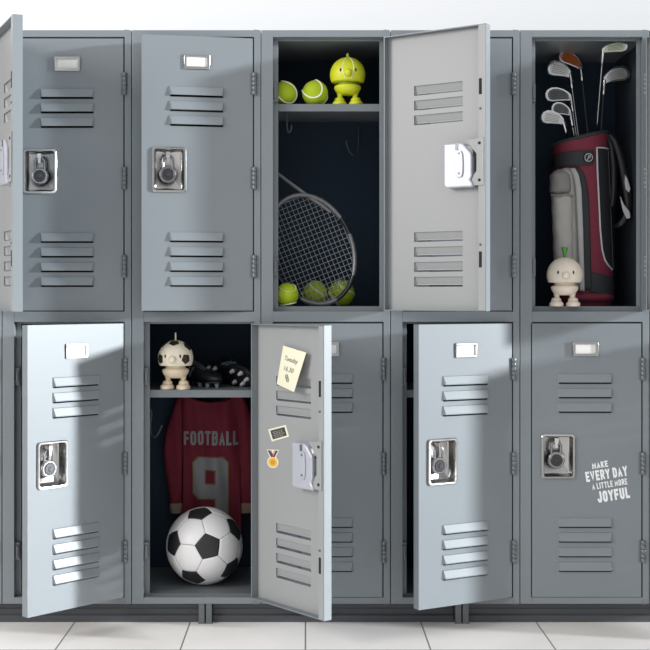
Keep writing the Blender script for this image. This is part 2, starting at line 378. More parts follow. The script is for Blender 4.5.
def piv(th): return 4.5 if th > 90 else 0          # wrap-round hinges carry a wide-open door outwards
def make_locker(ci, label, up, lo, inu, inl, legs=(), group='double-tier steel lockers standing side by side'):
    x0, x1 = B[ci] + .35, B[ci + 1] - .35
    root = thing('locker', label, 'locker', P((x0 + x1) / 2, 0, GY), group)
    ox = (x0 + x1) / 2
    Z = lambda y: GY - y
    X = lambda x: x - ox
    # front frame: stiles, rails, stop lips
    mb = MB()
    sl, sr = B[ci] + 12.0, B[ci + 1] - 6.4
    mb.box(X(x0), X(sl), 0, 9.5, Z(604), Z(30)); mb.box(X(sr), X(x1), 0, 9.5, Z(604), Z(30))
    mb.box(X(sl), X(sr), 0, 9.5, Z(37), Z(30)); mb.box(X(sl), X(sr), 0, 9.5, Z(322), Z(311.5)); mb.box(X(sl), X(sr), 0, 9.5, Z(604), Z(597.5))
    mb.build('frame', PAINT, root, bevel=.5)
    for (ya, yb) in ((37, 307), (322, 597.5)):
        mb = MB(); mb.box(X(sl) - .5, X(sl) + 5, 9.5, 11, Z(yb), Z(ya)); mb.box(X(sr) - 4, X(sr) + .5, 9.5, 11, Z(yb), Z(ya))
        mb.box(X(sl) + 5, X(sr) - 4, 9.5, 11, Z(ya + 2), Z(ya - 1))
        mb.build('door_stop', PAINT, root, bevel=.3)
    for y in (92, 267, 377, 552):
        mb = MB(); mb.box(X(sl) - .2, X(sl) + 4.6, 4.5, 9.6, Z(y + 9), Z(y - 9)); mb.box(X(sl) + .8, X(sl) + 3.4, 2.6, 4.6, Z(y + 6), Z(y - 6))
        mb.build('latch_catch', HINGE, root, bevel=.5)
    # carcass
    mb = MB()
    for (a, b_) in ((x0, x0 + 1), (x1 - 1, x1)): mb.box(X(a), X(b_), 9.5, DEPTH, Z(604), Z(30), 1)
    mb.box(X(x0), X(x1), DEPTH, DEPTH + 1.2, Z(604), Z(30), 0)
    mb.box(X(x0) + 1, X(x1) - 1, 9.5, DEPTH, Z(31.2), Z(30), 1)
    mb.build('carcass', [INNER, INNERS], root)
    for (ya, yb) in ((306.5, 320), (596, 603.5)): MB().box(X(x0) + 1, X(x1) - 1, 9.6, DEPTH, Z(yb), Z(ya)).build('compartment_floor', SHELFM, root)
    MB().box(X(x0) + 1, X(x1) - 1, 9.6, DEPTH, Z(37.2), Z(35)).build('ceiling_panel', SHELFM, root)
    for y in (102.0, 391.0):
        if ci == 5 and y < 200: continue          # the golf locker has no shelf
        mb = MB(); mb.box(X(x0) + 1.2, X(x1) - 1.2, 13, DEPTH, Z(y + 1.2), Z(y)); mb.box(X(x0) + 1.2, X(x1) - 1.2, 12, 13.2, Z(y + 7.5), Z(y))
        mb.build('shelf', SHELFM, root, bevel=.3)
    up_d = make_door(root, (X(B[ci + 1] - 7.5 + piv(up)), 0, Z(ROWS['upper'][1])), 'upper', up, inu)
    lo_d = make_door(root, (X(B[ci + 1] - 7.5 + piv(lo)), 0, Z(ROWS['lower'][1])), 'lower', lo, inl)
    DOORS[(ci, 'upper')] = (up_d, up, 'upper'); DOORS[(ci, 'lower')] = (lo_d, lo, 'lower')
    # coat hooks
    def hook(pts):
        MB().tube([(X(p[0]), p[1], Z(p[2])) for p in pts], [.8] * (len(pts) - 1) + [.9], 8).build('coat_hook', LEGM, root, smooth=True)
    def smoothpts(ctrl, n=6):
        out = []
        for i in range(len(ctrl) - 1):
            p0 = ctrl[max(i - 1, 0)]; p1 = ctrl[i]; p2 = ctrl[i + 1]; p3 = ctrl[min(i + 2, len(ctrl) - 1)]
            for t in range(n):
                t /= n
                out.append(tuple(.5 * ((2 * p1[k]) + (-p0[k] + p2[k]) * t + (2 * p0[k] - 5 * p1[k] + 4 * p2[k] - p3[k]) * t * t + (-p0[k] + 3 * p1[k] - 3 * p2[k] + p3[k]) * t ** 3) for k in range(3)))
        out.append(ctrl[-1]); return out
    if ci == 3:
        hook(smoothpts([at(358.5, 124, DEPTH - 1), at(358.5, 135, 122), at(358, 148, 118), at(355, 154.5, 114), at(350.5, 153, 108), at(347.5, 147, 104), at(345.8, 141, 102)]))
        hook(smoothpts([at(286.5, 114, 45)[:1] + (45, 102.8), at(287, 120, 45), at(287, 127, 45), at(288.5, 132.5, 44), at(291, 130, 43), at(291.5, 125, 42)]))
    if ci == 2:
        hook(smoothpts([(x0 + .5, 60, 414), at(151, 410, 60), at(150.5, 425, 60), at(151.5, 434.5, 56), at(154.5, 437.5, 52), at(158.5, 433, 50), at(162, 425.5, 48)]))
    for lx in legs:
        mb = MB(); mb.box(X(lx - 3), X(lx + 3), .5, 14, 0, Z(604)); mb.box(X(lx - 3.4), X(lx + 3.4), .2, 14.4, 0, 1.2)
        mb.build('leg', LEGM, root, bevel=.5)
    return root

make_locker(0, 'grey locker at the far left, only its wide-open upper door seen edge-on', 115.3, 0, True, False)
make_locker(1, 'grey locker with closed padlocked upper door and half-open bright lower door', 0, 45.2, False, False)
make_locker(2, 'grey locker holding the soccer ball and red jersey behind its open lower door', 10.3, 130.2, False, True, legs=(201.5, 208.8))
make_locker(3, 'grey locker holding the tennis racket behind its open upper door', 147.3, 0, True, False)
make_locker(4, 'grey locker with empty shelf glimpsed behind its slightly open lower door', 0, 27.4, False, False, legs=(458.5, 465.8))
make_locker(5, 'grey locker holding the maroon golf bag above a closed door with white lettering', 156, 0, True, False)
make_locker(6, 'grey locker just past the right edge, beside the golf bag locker', 0, 125, False, True)

for (a, b_, lab) in ((-127, 197.6, 'dark grey recessed plinth strip under the left lockers'), (212.6, 454.6, 'dark grey recessed plinth strip between the two pairs of short legs'), (469.6, 778, 'dark grey recessed plinth strip under the right lockers')):
    mb = MB(); L_ = b_ - a
    prof = [(7, 0), (7, 6.5), (9.5, 8), (9.5, 13), (7.5, 14.5), (7.5, 19.9), (16, 19.9), (16, 0)]
    mb.loft([[(0, p[0], p[1]) for p in prof], [(L_, p[0], p[1]) for p in prof]])
    o = mb.build('plinth', PLINTH, loc=P(a, 0, GY)); tag(o, lab, 'plinth')

bpy.context.view_layer.update()
def door_matrix(key):
    d, th, row = DOORS[key]; ci = key[0]
    return Matrix.Translation(P(B[ci + 1] - 7.5 + piv(th), 0, ROWS[row][1])) @ Matrix.Rotation(math.radians(th), 4, 'Z')
def door_local(key, xi, yi, o):
    """local (x, z) units on the plane y = o of a door, for the line of sight through xi, yi"""
    d, th, row = DOORS[key]; a = math.radians(th); hx = B[key[0] + 1] - 7.5 + piv(th)
    lo, hi = -W, 0.0
    f = lambda t: (lambda X_, Y_: CX + (X_ - CX) * D / (D + Y_))(hx + t * cos(a) - o * sin(a), t * sin(a) + o * cos(a))
    inc = f(hi) > f(lo)
    for _ in range(50):
        m = (lo + hi) / 2
        if (f(m) < xi) == inc: lo = m
        else: hi = m
    t = (lo + hi) / 2; Y_ = t * sin(a) + o * cos(a); y = HY + (yi - HY) * (D + Y_) / D
    return t, ROWS[row][1] - y

# ------------------------------------------------------------------ padlocks
def padlock_parts(root):
    # origin at the top of the shackle loop; front faces -y
    mb = MB(); c = (0, 0, -18.5)
    mb.lathe([(.01, 0), (7.4, 0), (8.4, .8), (8.6, 3), (8.2, 4.6), (.01, 4.6)], (0, -.2, -18.2), 32, 'y')
    mb.build('lock_body', LOCKM, root, smooth=True, angle=35)
    MB().lathe([(.01, -1.6), (1.8, -1.6), (2.2, -1.2), (2.4, -.8), (5.6, -.8), (6.2, -.3), (6.2, .2), (.01, .2)], (0, -.2, -18.2), 28, 'y').build('dial', DIALM, root, smooth=True, angle=35)
    mb = MB()
    for i in range(10):
        a = 2 * pi * i / 10; ca, sa = cos(a), sin(a)
        p = [(2.9, -.35), (5.2, -.8), (5.2, .8), (2.9, .35)]
        mb.add([(q[0] * ca - q[1] * sa, -1.12, -18.2 + q[0] * sa + q[1] * ca) for q in p], [(0, 1, 2, 3)])
    mb.build('dial_marks', BLACK, root)
    pts = [(-4.6, 2.2, -12)] + [(-4.8 * cos(pi * i / 12), 2.2, -4.8 + 4.8 * sin(pi * i / 12)) for i in range(13)] + [(4.6, 2.2, -12)]
    MB().tube(pts, 1.35, 10).build('shackle', LOCKM, root, smooth=True)
for key, lab in (((1, 'upper'), 'combination padlock in the latch of the closed upper door, far left'),
                 ((2, 'upper'), 'combination padlock in the latch of the slightly ajar upper door'),
                 ((1, 'lower'), 'combination padlock in the latch of the half-open lower door, far left'),
                 ((4, 'lower'), 'combination padlock in the latch of the ajar lower door beside the golf locker'),
                 ((5, 'lower'), 'combination padlock in the latch of the closed door with white lettering')):
    r = thing('combination_padlock', lab, 'padlock', group='combination padlocks hanging in the door latches')
    row = key[1]; h = ROWS[row][1] - ROWS[row][0] - 1
    r.matrix_world = door_matrix(key) @ Matrix.Translation(Vector((RX - 1, 2.6, h - RO + 13.8)) * K)
    padlock_parts(r)

# ------------------------------------------------------------------ lettering and stickers on doors
key = (5, 'lower')
r = thing('lettering_sticker', 'white slanted slogan lettering stuck on the closed lower right door', 'sticker')
lx, lz = door_local(key, 608.3, 482.2, 0)
r.matrix_world = door_matrix(key) @ Matrix.Translation(Vector((lx, -.25, lz)) * K) @ Matrix.Rotation(math.radians(-9), 4, 'Y')
for (txt, cx, cz, w, h, wt) in (('MAKE', -5.6, 18.6, 16, 6.4, .22), ('EVERY DAY', -.6, 8.6, 42, 10.2, .23), ('A LITTLE MORE', 1.0, -2.0, 35.5, 6.2, .20), ('JOYFUL', 3.0, -13.2, 32.5, 11.2, .24)):
    vs, fs = block_text(txt, w, h, wt)
    mb = MB()
    for i, f in enumerate(fs): mb.add([(vs[q][0] + cx, -.02 * (i % 12), vs[q][1] + cz) for q in f], [(0, 1, 2, 3)])
    mb.build('lettering', WHITE, r, recalc=False)

def quadmap(key, corners, o):
    c = [door_local(key, x, y, o) for x, y in corners]          # top-left, top-right, bottom-right, bottom-left
    def f(u, v):
        a = [c[0][k] * (1 - u) * (1 - v) + c[1][k] * u * (1 - v) + c[2][k] * u * v + c[3][k] * (1 - u) * v for k in (0, 1)]
        return a
    return f
fk = (2, 'lower')
# paper note
f = quadmap(fk, [(284.5, 345.5), (309.5, 352.5), (302.5, 391.5), (278, 384)], 3.0)
lift = lambda u, v: 4.5 + 6.5 * u * v + 2.5 * u
def fn(u, v):
    p = f(u, v); return (p[0], lift(u, v), p[1])
r = thing('paper_note', 'cream handwritten note tucked over the louvers inside the open lower door', 'note'); r.matrix_world = door_matrix(fk)
base = Vector(fn(.5, .5)); 
r.matrix_world = door_matrix(fk) @ Matrix.Translation(base * K)
sub = lambda p: tuple(Vector(p) - base)
MB().grid(lambda u, v: sub(fn(u, v)), 10, 12).build('paper', NOTE, r, solid=.25)
mb = MB()
# magnet holding the sheet to the door
for (txt, u0, v0, w, h) in (('Tuesday', .47, .30, .62, .15), ('16.30', .47, .53, .46, .12)):
    vs, fs = text_mesh(txt, w, h, 0.012)
    mb.add([sub((lambda uu, vv: (lambda q: (q[0], q[1] + .3, q[2]))(fn(uu, vv)))(u0 + a - .18 * (-b), v0 - b + .10 * 0)) for a, b in vs], fs)
mb.build('handwriting', INK, r, recalc=False)
mb = MB(); pts = []
for i in range(40):
    t = i / 39; uu = .42 + .12 * t + .07 * sin(t * 34); vv = .70 + .10 * t + .05 * cos(t * 34)
    q = fn(uu, vv); pts.append(sub((q[0], q[1] + .3, q[2])))
mb.tube(pts, .18, 5); mb.build('scribble', INK, r)
q = fn(.5, .06); MB().lathe([(.01, 0), (2.2, 0), (2.2, q[1] - 2.2), (.01, q[1] - 2.2)], sub((q[0], 1.25, q[2])), 16, 'y').build('magnet', STEEL, r)
# blackboard sticker
f2 = quadmap(fk, [(268.2, 429.4), (285.9, 424.9), (289.2, 436.6), (272, 441.6)], 1.3)
cq = f2(.5, .5)
r = thing('blackboard_sticker', 'small blackboard-look sticker above the medal inside the open lower door', 'sticker')
r.matrix_world = door_matrix(fk) @ Matrix.Translation(Vector((cq[0], 1.25, cq[1])) * K)
def patch(fq, c, pts, y0, y1, m, nm, root):
    MB().prism([(lambda q: (q[0] - c[0], q[1] - c[1]))(fq(u, v)) for u, v in pts], y0, y1).build(nm, m, root)
patch(f2, cq, [(0, 0), (1, 0), (1, 1), (0, 1)], 0, .25, STICKW, 'sticker_border', r)
patch(f2, cq, [(.1, .14), (.9, .14), (.9, .86), (.1, .86)], .25, .4, CHALKB, 'sticker_panel', r)
mb = MB()
for i, v in enumerate((.28, .42, .56, .70)):
    u = .2 + .03 * (i % 2)
    while u < .76:
        w = random.uniform(.05, .13)
        q = [f2(u, v), f2(u + w, v), f2(u + w, v + .07), f2(u, v + .07)]
        mb.add([(p[0] - cq[0], .46, p[1] - cq[1]) for p in q], [(0, 1, 2, 3)]); u += w + .03
mb.build('chalk_writing', CHALKT, r, recalc=False)
# medal sticker
f3 = quadmap(fk, [(266, 449), (280, 449.6), (280, 468.6), (266, 468)], 1.3)
cq3 = f3(.5, .5)
r = thing('medal_sticker', 'gold medal sticker with striped ribbon inside the open lower door', 'sticker')
r.matrix_world = door_matrix(fk) @ Matrix.Translation(Vector((cq3[0], 1.25, cq3[1])) * K)
def disc(cu, cv, ru, rv, n=20): return [(cu + ru * cos(2 * pi * i / n), cv + rv * sin(2 * pi * i / n)) for i in range(n)]
patch(f3, cq3, [(.05, .02), (.95, .02), (.66, .5), (.34, .5)], 0, .2, STICKW, 'sticker_border', r)
patch(f3, cq3, disc(.5, .68, .40, .31), 0, .22, STICKW, 'sticker_border', r)
patch(f3, cq3, disc(.5, .68, .32, .25), .22, .34, GOLDS, 'medal_disc', r)
patch(f3, cq3, disc(.5, .68, .17, .14), .34, .42, GOLDD, 'medal_centre', r)
patch(f3, cq3, [(.13, .06), (.30, .06), (.50, .40), (.38, .42)], .2, .34, NAVY, 'ribbon', r)
patch(f3, cq3, [(.87, .06), (.70, .06), (.50, .40), (.62, .42)], .2, .34, NAVY, 'ribbon', r)
patch(f3, cq3, [(.33, .06), (.50, .25), (.67, .06), (.60, .06), (.5, .42), (.40, .06)], .2, .36, RED, 'ribbon', r)

# ------------------------------------------------------------------ soccer ball
def icosa():
    t = (1 + 5 ** .5) / 2
    v = [Vector(p).normalized() for p in ((-1, t, 0), (1, t, 0), (-1, -t, 0), (1, -t, 0), (0, -1, t), (0, 1, t), (0, -1, -t), (0, 1, -t), (t, 0, -1), (t, 0, 1), (-t, 0, -1), (-t, 0, 1))]
    e = min((v[0] - v[i]).length for i in range(1, 12)) * 1.01
    nb = [[j for j in range(12) if j != i and (v[i] - v[j]).length < e] for i in range(12)]
    return v, nb
def soccer(mb, R, a, b, mi0=0, mi1=1, mi2=1):
    """a: viewing direction of one black pentagon, b: rough direction of a neighbour"""
    v, nb = icosa(); v0 = v[0]; v1 = v[nb[0][0]]
    def frame(p, q):
        p = Vector(p).normalized(); q = Vector(q); q = (q - p * p.dot(q)).normalized(); return Matrix((p, q, p.cross(q))).transposed()
    M = frame(a, b) @ frame(v0, v1).transposed()
    v = [M @ p for p in v]
    panels = []
    for i in range(12):
        c = v[i]; pts = [v[i] * 2 / 3 + v[j] / 3 for j in nb[i]]
        ref = (pts[0] - c * c.dot(pts[0])).normalized(); r2 = c.cross(ref)
        pts.sort(key=lambda p: math.atan2(p.dot(r2), p.dot(ref))); panels.append((pts, mi1))
    for i in range(12):
        for j in nb[i]:
            for k in nb[i]:
                if i < j < k and k in nb[j]:
                    pts = []
                    for (p, q) in ((i, j), (j, k), (k, i)): pts += [v[p] * 2 / 3 + v[q] / 3, v[p] / 3 + v[q] * 2 / 3]
                    panels.append((pts, mi0))
    for pts, m in panels:
        n = 6; ring = []
        for i in range(len(pts)):
            p, q = pts[i], pts[(i + 1) % len(pts)]
            for s in range(n): ring.append(p.lerp(q, s / n))
        c = sum(ring, Vector()) / len(ring); L = len(ring)
        ts = [.25, .5, .75, .9, .955, .985, 1.0]; drop = [0, 0, 0, 0, .003, .010, .022]
        vs = [c.normalized() * R]; fs = []; ms = []
        for t, dr in zip(ts, drop): vs += [c.lerp(p, t).normalized() * R * (1 - dr) for p in ring]
        for i in range(L): fs.append((0, 1 + i, 1 + (i + 1) % L)); ms.append(m)
        for k_ in range(len(ts) - 1):
            for i in range(L):
                a_ = 1 + k_ * L + i; b2 = 1 + k_ * L + (i + 1) % L; fs.append((a_, a_ + L, b2 + L, b2)); ms.append(m if k_ < len(ts) - 2 else mi2)
        b0 = len(mb.v); mb.v += [tuple(p) for p in vs]
        for ff, mm in zip(fs, ms): mb.f.append([b0 + q for q in ff]); mb.m.append(mm)
SEAMG = mat('grey_stitched_seam', (.2, .2, .2), .7)
bx = at(204.5, 541.5, 52); R_ = 38.3 / (D / (D + 52))
mb = MB(); soccer(mb, R_, (.18, -.965, .17), (-.77, -.61, .19), 0, 1, 2)
o = mb.build('soccer_ball', [BALLW, BALLB, SEAMG], loc=P(bx[0], 52, 596 - R_ * .995), smooth=True, angle=80)
tag(o, 'white and black soccer ball on the locker floor below the red jersey', 'ball')

# ------------------------------------------------------------------ tennis balls
def tennis(xi, yi, d, r_img, floor_y, label, rot):
    x, _, y = at(xi, yi, d); r = r_img / (D / (D + d))
    root = thing('tennis_ball', label, 'tennis ball', P(x, d, floor_y), 'tennis balls in the racket locker')
    MB().ball((0, 0, r * .99), r, 40).build('felt', FELT, root, smooth=True)
    a, b, c = .75, .25, 2 * math.sqrt(.75 * .25); Rm = Matrix.Rotation(rot[0], 3, 'X') @ Matrix.Rotation(rot[1], 3, 'Y') @ Matrix.Rotation(rot[2], 3, 'Z')
    pts = []
    for i in range(90):
        t = 2 * pi * i / 90
        p = Rm @ Vector((a * cos(t) + b * cos(3 * t), a * sin(t) - b * sin(3 * t), c * sin(2 * t)))
        p = p.normalized() * r; pts.append((p.x, p.y, p.z + r * .99))
    MB().tube(pts, .085 * r, 8, closed=True, flat=.35).build('seam', SEAM, root, smooth=True)
tennis(284.8, 91.6, 27, 12.6, 102, 'tennis ball on the upper shelf beside the left jamb', (.3, 2.3, .4))
tennis(315, 91.8, 27, 13.0, 102, 'tennis ball on the upper shelf next to the yellow figurine', (2.4, .55, 1.2))
tennis(286.8, 291.5, 22, 11.8, 306.5, 'tennis ball at the locker floor in front of the racket, leftmost', (1.9, .6, .8))
tennis(315, 286.5, 76, 12.6, 306.5, 'tennis ball seen whole behind the racket strings', (.5, 2.2, .9))
tennis(341.5, 287, 74, 13.2, 306.5, 'tennis ball half outside the racket rim at lower right', (1.2, 2.5, .2))

# ------------------------------------------------------------------ tennis racket
rd = 48
cxr, _, cyr = at(310.8, 244.2, rd)
cyr = min(cyr, 306.4 - 0)
s_ = D / (D + rd)
A11, A22, A12 = (45.6 / s_) ** 2, (56.4 / s_) ** 2, 520 / s_ ** 2       # y down
# orthogonal axes of the ellipse
tr = (A11 + A22) / 2; df = (A11 - A22) / 2; ev = math.sqrt(df * df + A12 * A12)
ra, rb = math.sqrt(tr + ev) - 1.8, math.sqrt(tr - ev) - 1.8
ang = .5 * math.atan2(2 * A12, A11 - A22)      # major axis direction (x right, y down)
ca, sa = cos(ang), sin(ang)
def E(u, v, dd=0):          # u along major, v along minor ; returns local (x, y, z)
    x = u * ca - v * sa; y = u * sa + v * ca
    return (x, dd, -y)
# lean: bottom slightly forward
lean = lambda p: (p[0], p[1] - p[2] * -.10, p[2])
zb = min(E(ra * cos(2 * pi * i / 90), rb * sin(2 * pi * i / 90))[2] for i in range(90)) - 2.0
root = thing('tennis_racket', 'grey and black tennis racket leaning head-down in the open upper locker', 'racket', P(cxr, rd, 306.3 + zb))
rim = [lean(E(ra * cos(2 * pi * i / 96), rb * sin(2 * pi * i / 96))) for i in range(96)]
mb = MB(); mb.tube(rim, 2.5, 12, closed=True, flat=1.4)
ob = mb.build('racket_rim', [RACK, RACKD], root, smooth=True, angle=60)
for p in ob.data.polygons:
    c = p.center / K; t = math.degrees(math.atan2(-c.z, c.x)) % 360
    if 312 < t < 340 or 30 < t < 62 or 100 < t < 150: p.material_index = 1
# strings
th = ang + .0
mb = MB()
nmain = 18; ncross = 22
for i in range(nmain):
    v = rb * (-.93 + 1.86 * i / (nmain - 1)); u = ra * math.sqrt(max(0, 1 - (v / rb) ** 2))
    mb.tube([lean(E(-u, v, -.2)), lean(E(u, v, -.2))], .28, 5)
for i in range(ncross):
    u = ra * (-.94 + 1.88 * i / (ncross - 1)); v = rb * math.sqrt(max(0, 1 - (u / ra) ** 2))
    mb.tube([lean(E(u, -v, .3)), lean(E(u, v, .3))], .28, 5)
mb.build('strings', STRING, root, smooth=True)
def RL(xi, yi): 
    x, _, y = at(xi, yi, rd); return lean((x - cxr, 0, cyr - y))
J = RL(273, 164.5)
hx = 268.8 - cxr
top = lean((hx, 0, cyr - 118))
Jz = lean((hx + 1.8, 0, cyr - 160))
mb = MB()
mb.tube([RL(331, 207), RL(322, 200), RL(308, 190.5), RL(293, 179.5), RL(280, 169.5), Jz], [1.6, 2.4, 2.3, 2.0, 1.9, 1.9], 10)
pl = [RL(270.5, 215), RL(270, 200), RL(270.5, 185), Jz]
mb.tube(pl, 1.9, 10)
mb.tube([Jz, (Jz[0] - .8, Jz[1], Jz[2] + 6), (hx, Jz[1] + .8, Jz[2] + 14)], 2.4, 10)
mb.build('throat', RACK, root, smooth=True)
mb = MB(); mb.tube([(hx, Jz[1] + .6, Jz[2] + 12), (hx, top[1], top[2] - 3), (hx, top[1] + .2, top[2])], [2.9, 2.9, 3.5], 8)
mb.build('grip', GRIP, root, smooth=True)

# ------------------------------------------------------------------ toy figurines
def figurine(xi, d, floor_y, label, cat_label, mats, style, yaw=0, sc=1.0):
    x = CX + (xi - CX) * (D + d) / D; f_ = (D + d) / D * sc
    root = thing('toy_figurine', label, 'figurine', P(x, d, floor_y), None, (0, 0, math.radians(yaw)))
    mh, mbod, ml, mc = mats
    def S(prof): return [(a * f_, b * f_) for a, b in prof]
    R0 = 17.7; zc = 31.4
    prof = [(.01, 23.7), (15.0, 23.7), (15.7, 24.0)] + [(R0 * cos(a), zc + R0 * sin(a)) for a in [math.radians(-24 + 114 * i / 22) for i in range(22)]] + [(.01, zc + R0)]
    hd = MB().lathe(S(prof), n=48).build('head', mh, root, smooth=True)
    MB().lathe(S([(.01, 20), (9.8, 20), (10.2, 21), (9.8, 23.8), (.01, 23.8)]), n=32).build('collar', mc, root, smooth=True)
    MB().lathe(S([(.01, 11.0), (6, 11.2), (9.8, 12.6), (12.2, 15), (13.0, 16.6), (13.5, 17.6), (13.5, 19.2), (12.8, 20.3), (11, 20.8), (.01, 20.8)]), n=40).build('body', mbod, root, smooth=True)
    for s in (-1, 1):
        MB().lathe(S([(.01, 7), (2.6, 7), (2.5, 9), (2.9, 11.5), (3.6, 13.6), (.01, 13.6)]), (s * 7.6 * f_, 0, 0), 20).build('leg', ml, root, smooth=True)
        mb = MB(); c = (s * 8.2 * f_, 0, 0)
        mb.lathe(S([(.01, 4), (4.9, 4), (5.1, 5.2), (4.9, 7.2), (4.0, 8.4), (2.6, 8.8), (.01, 8.8)]), c, 24)
        mb.lathe(S([(.01, 0), (6.6, 0), (7.1, .9), (7.0, 2.6), (6.2, 4.2), (4.6, 5.0), (.01, 5.0)]), (c[0], -2.2 * f_, 0), 28, sy=1.25)
        mb.build('foot', ml, root, smooth=True)
    def onhead(az, el, off=0):
        a, e = math.radians(az), math.radians(el); q = (R0 + off) * f_
        return (q * cos(e) * sin(a), -q * cos(e) * cos(a), zc * f_ + q * sin(e))
    MB().ball(onhead(0, -3, .8), 3.9 * f_, 24).build('nose', mh, root, smooth=True)
    for az in (-25, 25):
        p = onhead(az, 7, -.35); MB().ball(p, 1.15 * f_, 14, sz=1.75, sy=.8).build('eye', BROWN, root, smooth=True)
    if style == 'nub':
        MB().lathe(S([(.01, 48.5), (1.4, 48.5), (1.2, 51), (1.5, 51.8), (.9, 52.9), (.01, 53)]), n=14).build('antenna', mh, root, smooth=True)
    elif style == 'rod':
        MB().lathe(S([(.01, 48.5), (.9, 48.5), (.8, 56), (.6, 56.6), (.01, 56.6)]), n=12).build('antenna', CREAM, root, smooth=True)
    else:
        MB().lathe(S([(.01, 48.4), (1.6, 48.4), (1.5, 50), (1.8, 53), (3.6, 58.6), (3.2, 59), (2.4, 58.2), (.01, 56)]), n=20).build('stem', GREEN, root, smooth=True)
    return root, onhead, f_, R0, zc
r, oh, f_, R0, zc = figurine(347.6, 28, 102, 'yellow round-headed toy figurine with tennis seams on the upper shelf', '', (YTOY, YTOY, YTOY, YTOYD), 'nub')
for sg in (-1, 1):
    pts = [oh(sg * (10 + 9 * cos((t - .45) * 3.4) ** 1) - 0, -20 + 100 * t, .05) for t in [i / 24 for i in range(25)]]
    MB().tube(pts, .5 * f_, 6, flat=.5).build('painted_seam', SEAM, r, smooth=True)
r, oh, f_, R0, zc = figurine(175.6, 24, 391, 'cream round-headed toy figurine with soccer ball patches on its head', '', (CREAM, TAN, TAN, TAN), 'rod', -4)
def head_patch(az, el, rad, rot, m):
    c = Vector(oh(az, el)) - Vector((0, 0, zc * f_)); c.normalize()
    a_ = c.cross(Vector((0, 0, 1))).normalized(); b_ = c.cross(a_)
    mb = MB(); vs = [c * (R0 + .18) * f_]; n = 5
    ring = [];
    for i in range(5):
        p0 = rot + 2 * pi * i / 5; p1 = rot + 2 * pi * (i + 1) / 5
        for k_ in range(4):
            t = k_ / 4; q0 = Vector((cos(p0), sin(p0))).lerp(Vector((cos(p1), sin(p1))), t); ring.append(q0)
    L = len(ring); fs = []
    for sc_ in (.35, .7, 1.0, 1.03):
        off = .18 if sc_ <= 1.0 else -.1
        vs += [(c + (a_ * q.x + b_ * q.y) * rad / R0 * sc_).normalized() * (R0 + off) * f_ for q in ring]
    fs = [(0, 1 + i, 1 + (i + 1) % L) for i in range(L)]
    for k_ in range(3): fs += [(1 + k_ * L + i, 1 + (k_ + 1) * L + i, 1 + (k_ + 1) * L + (i + 1) % L, 1 + k_ * L + (i + 1) % L) for i in range(L)]
    mb.add([(p.x, p.y, p.z + zc * f_) for p in vs], fs).build('head_patch', m, r, smooth=True)
for az, el, rad, rot in ((0, 62, 5.6, .3), (-50, -2, 5.4, 0), (46, -2, 5.4, .2), (75, 42, 5.6, 0), (-75, 50, 5.2, 0), (150, 10, 5.5, 0), (-150, 10, 5.5, 0)):
    head_patch(az, el, rad, rot, BROWN)
r, oh, f_, R0, zc = figurine(564.6, 14, 306.5, 'whitewashed wooden toy figurine with green stem standing before the golf bag', '', (WOODW, WOODW, WOODW, WOODW), 'stem', -8)

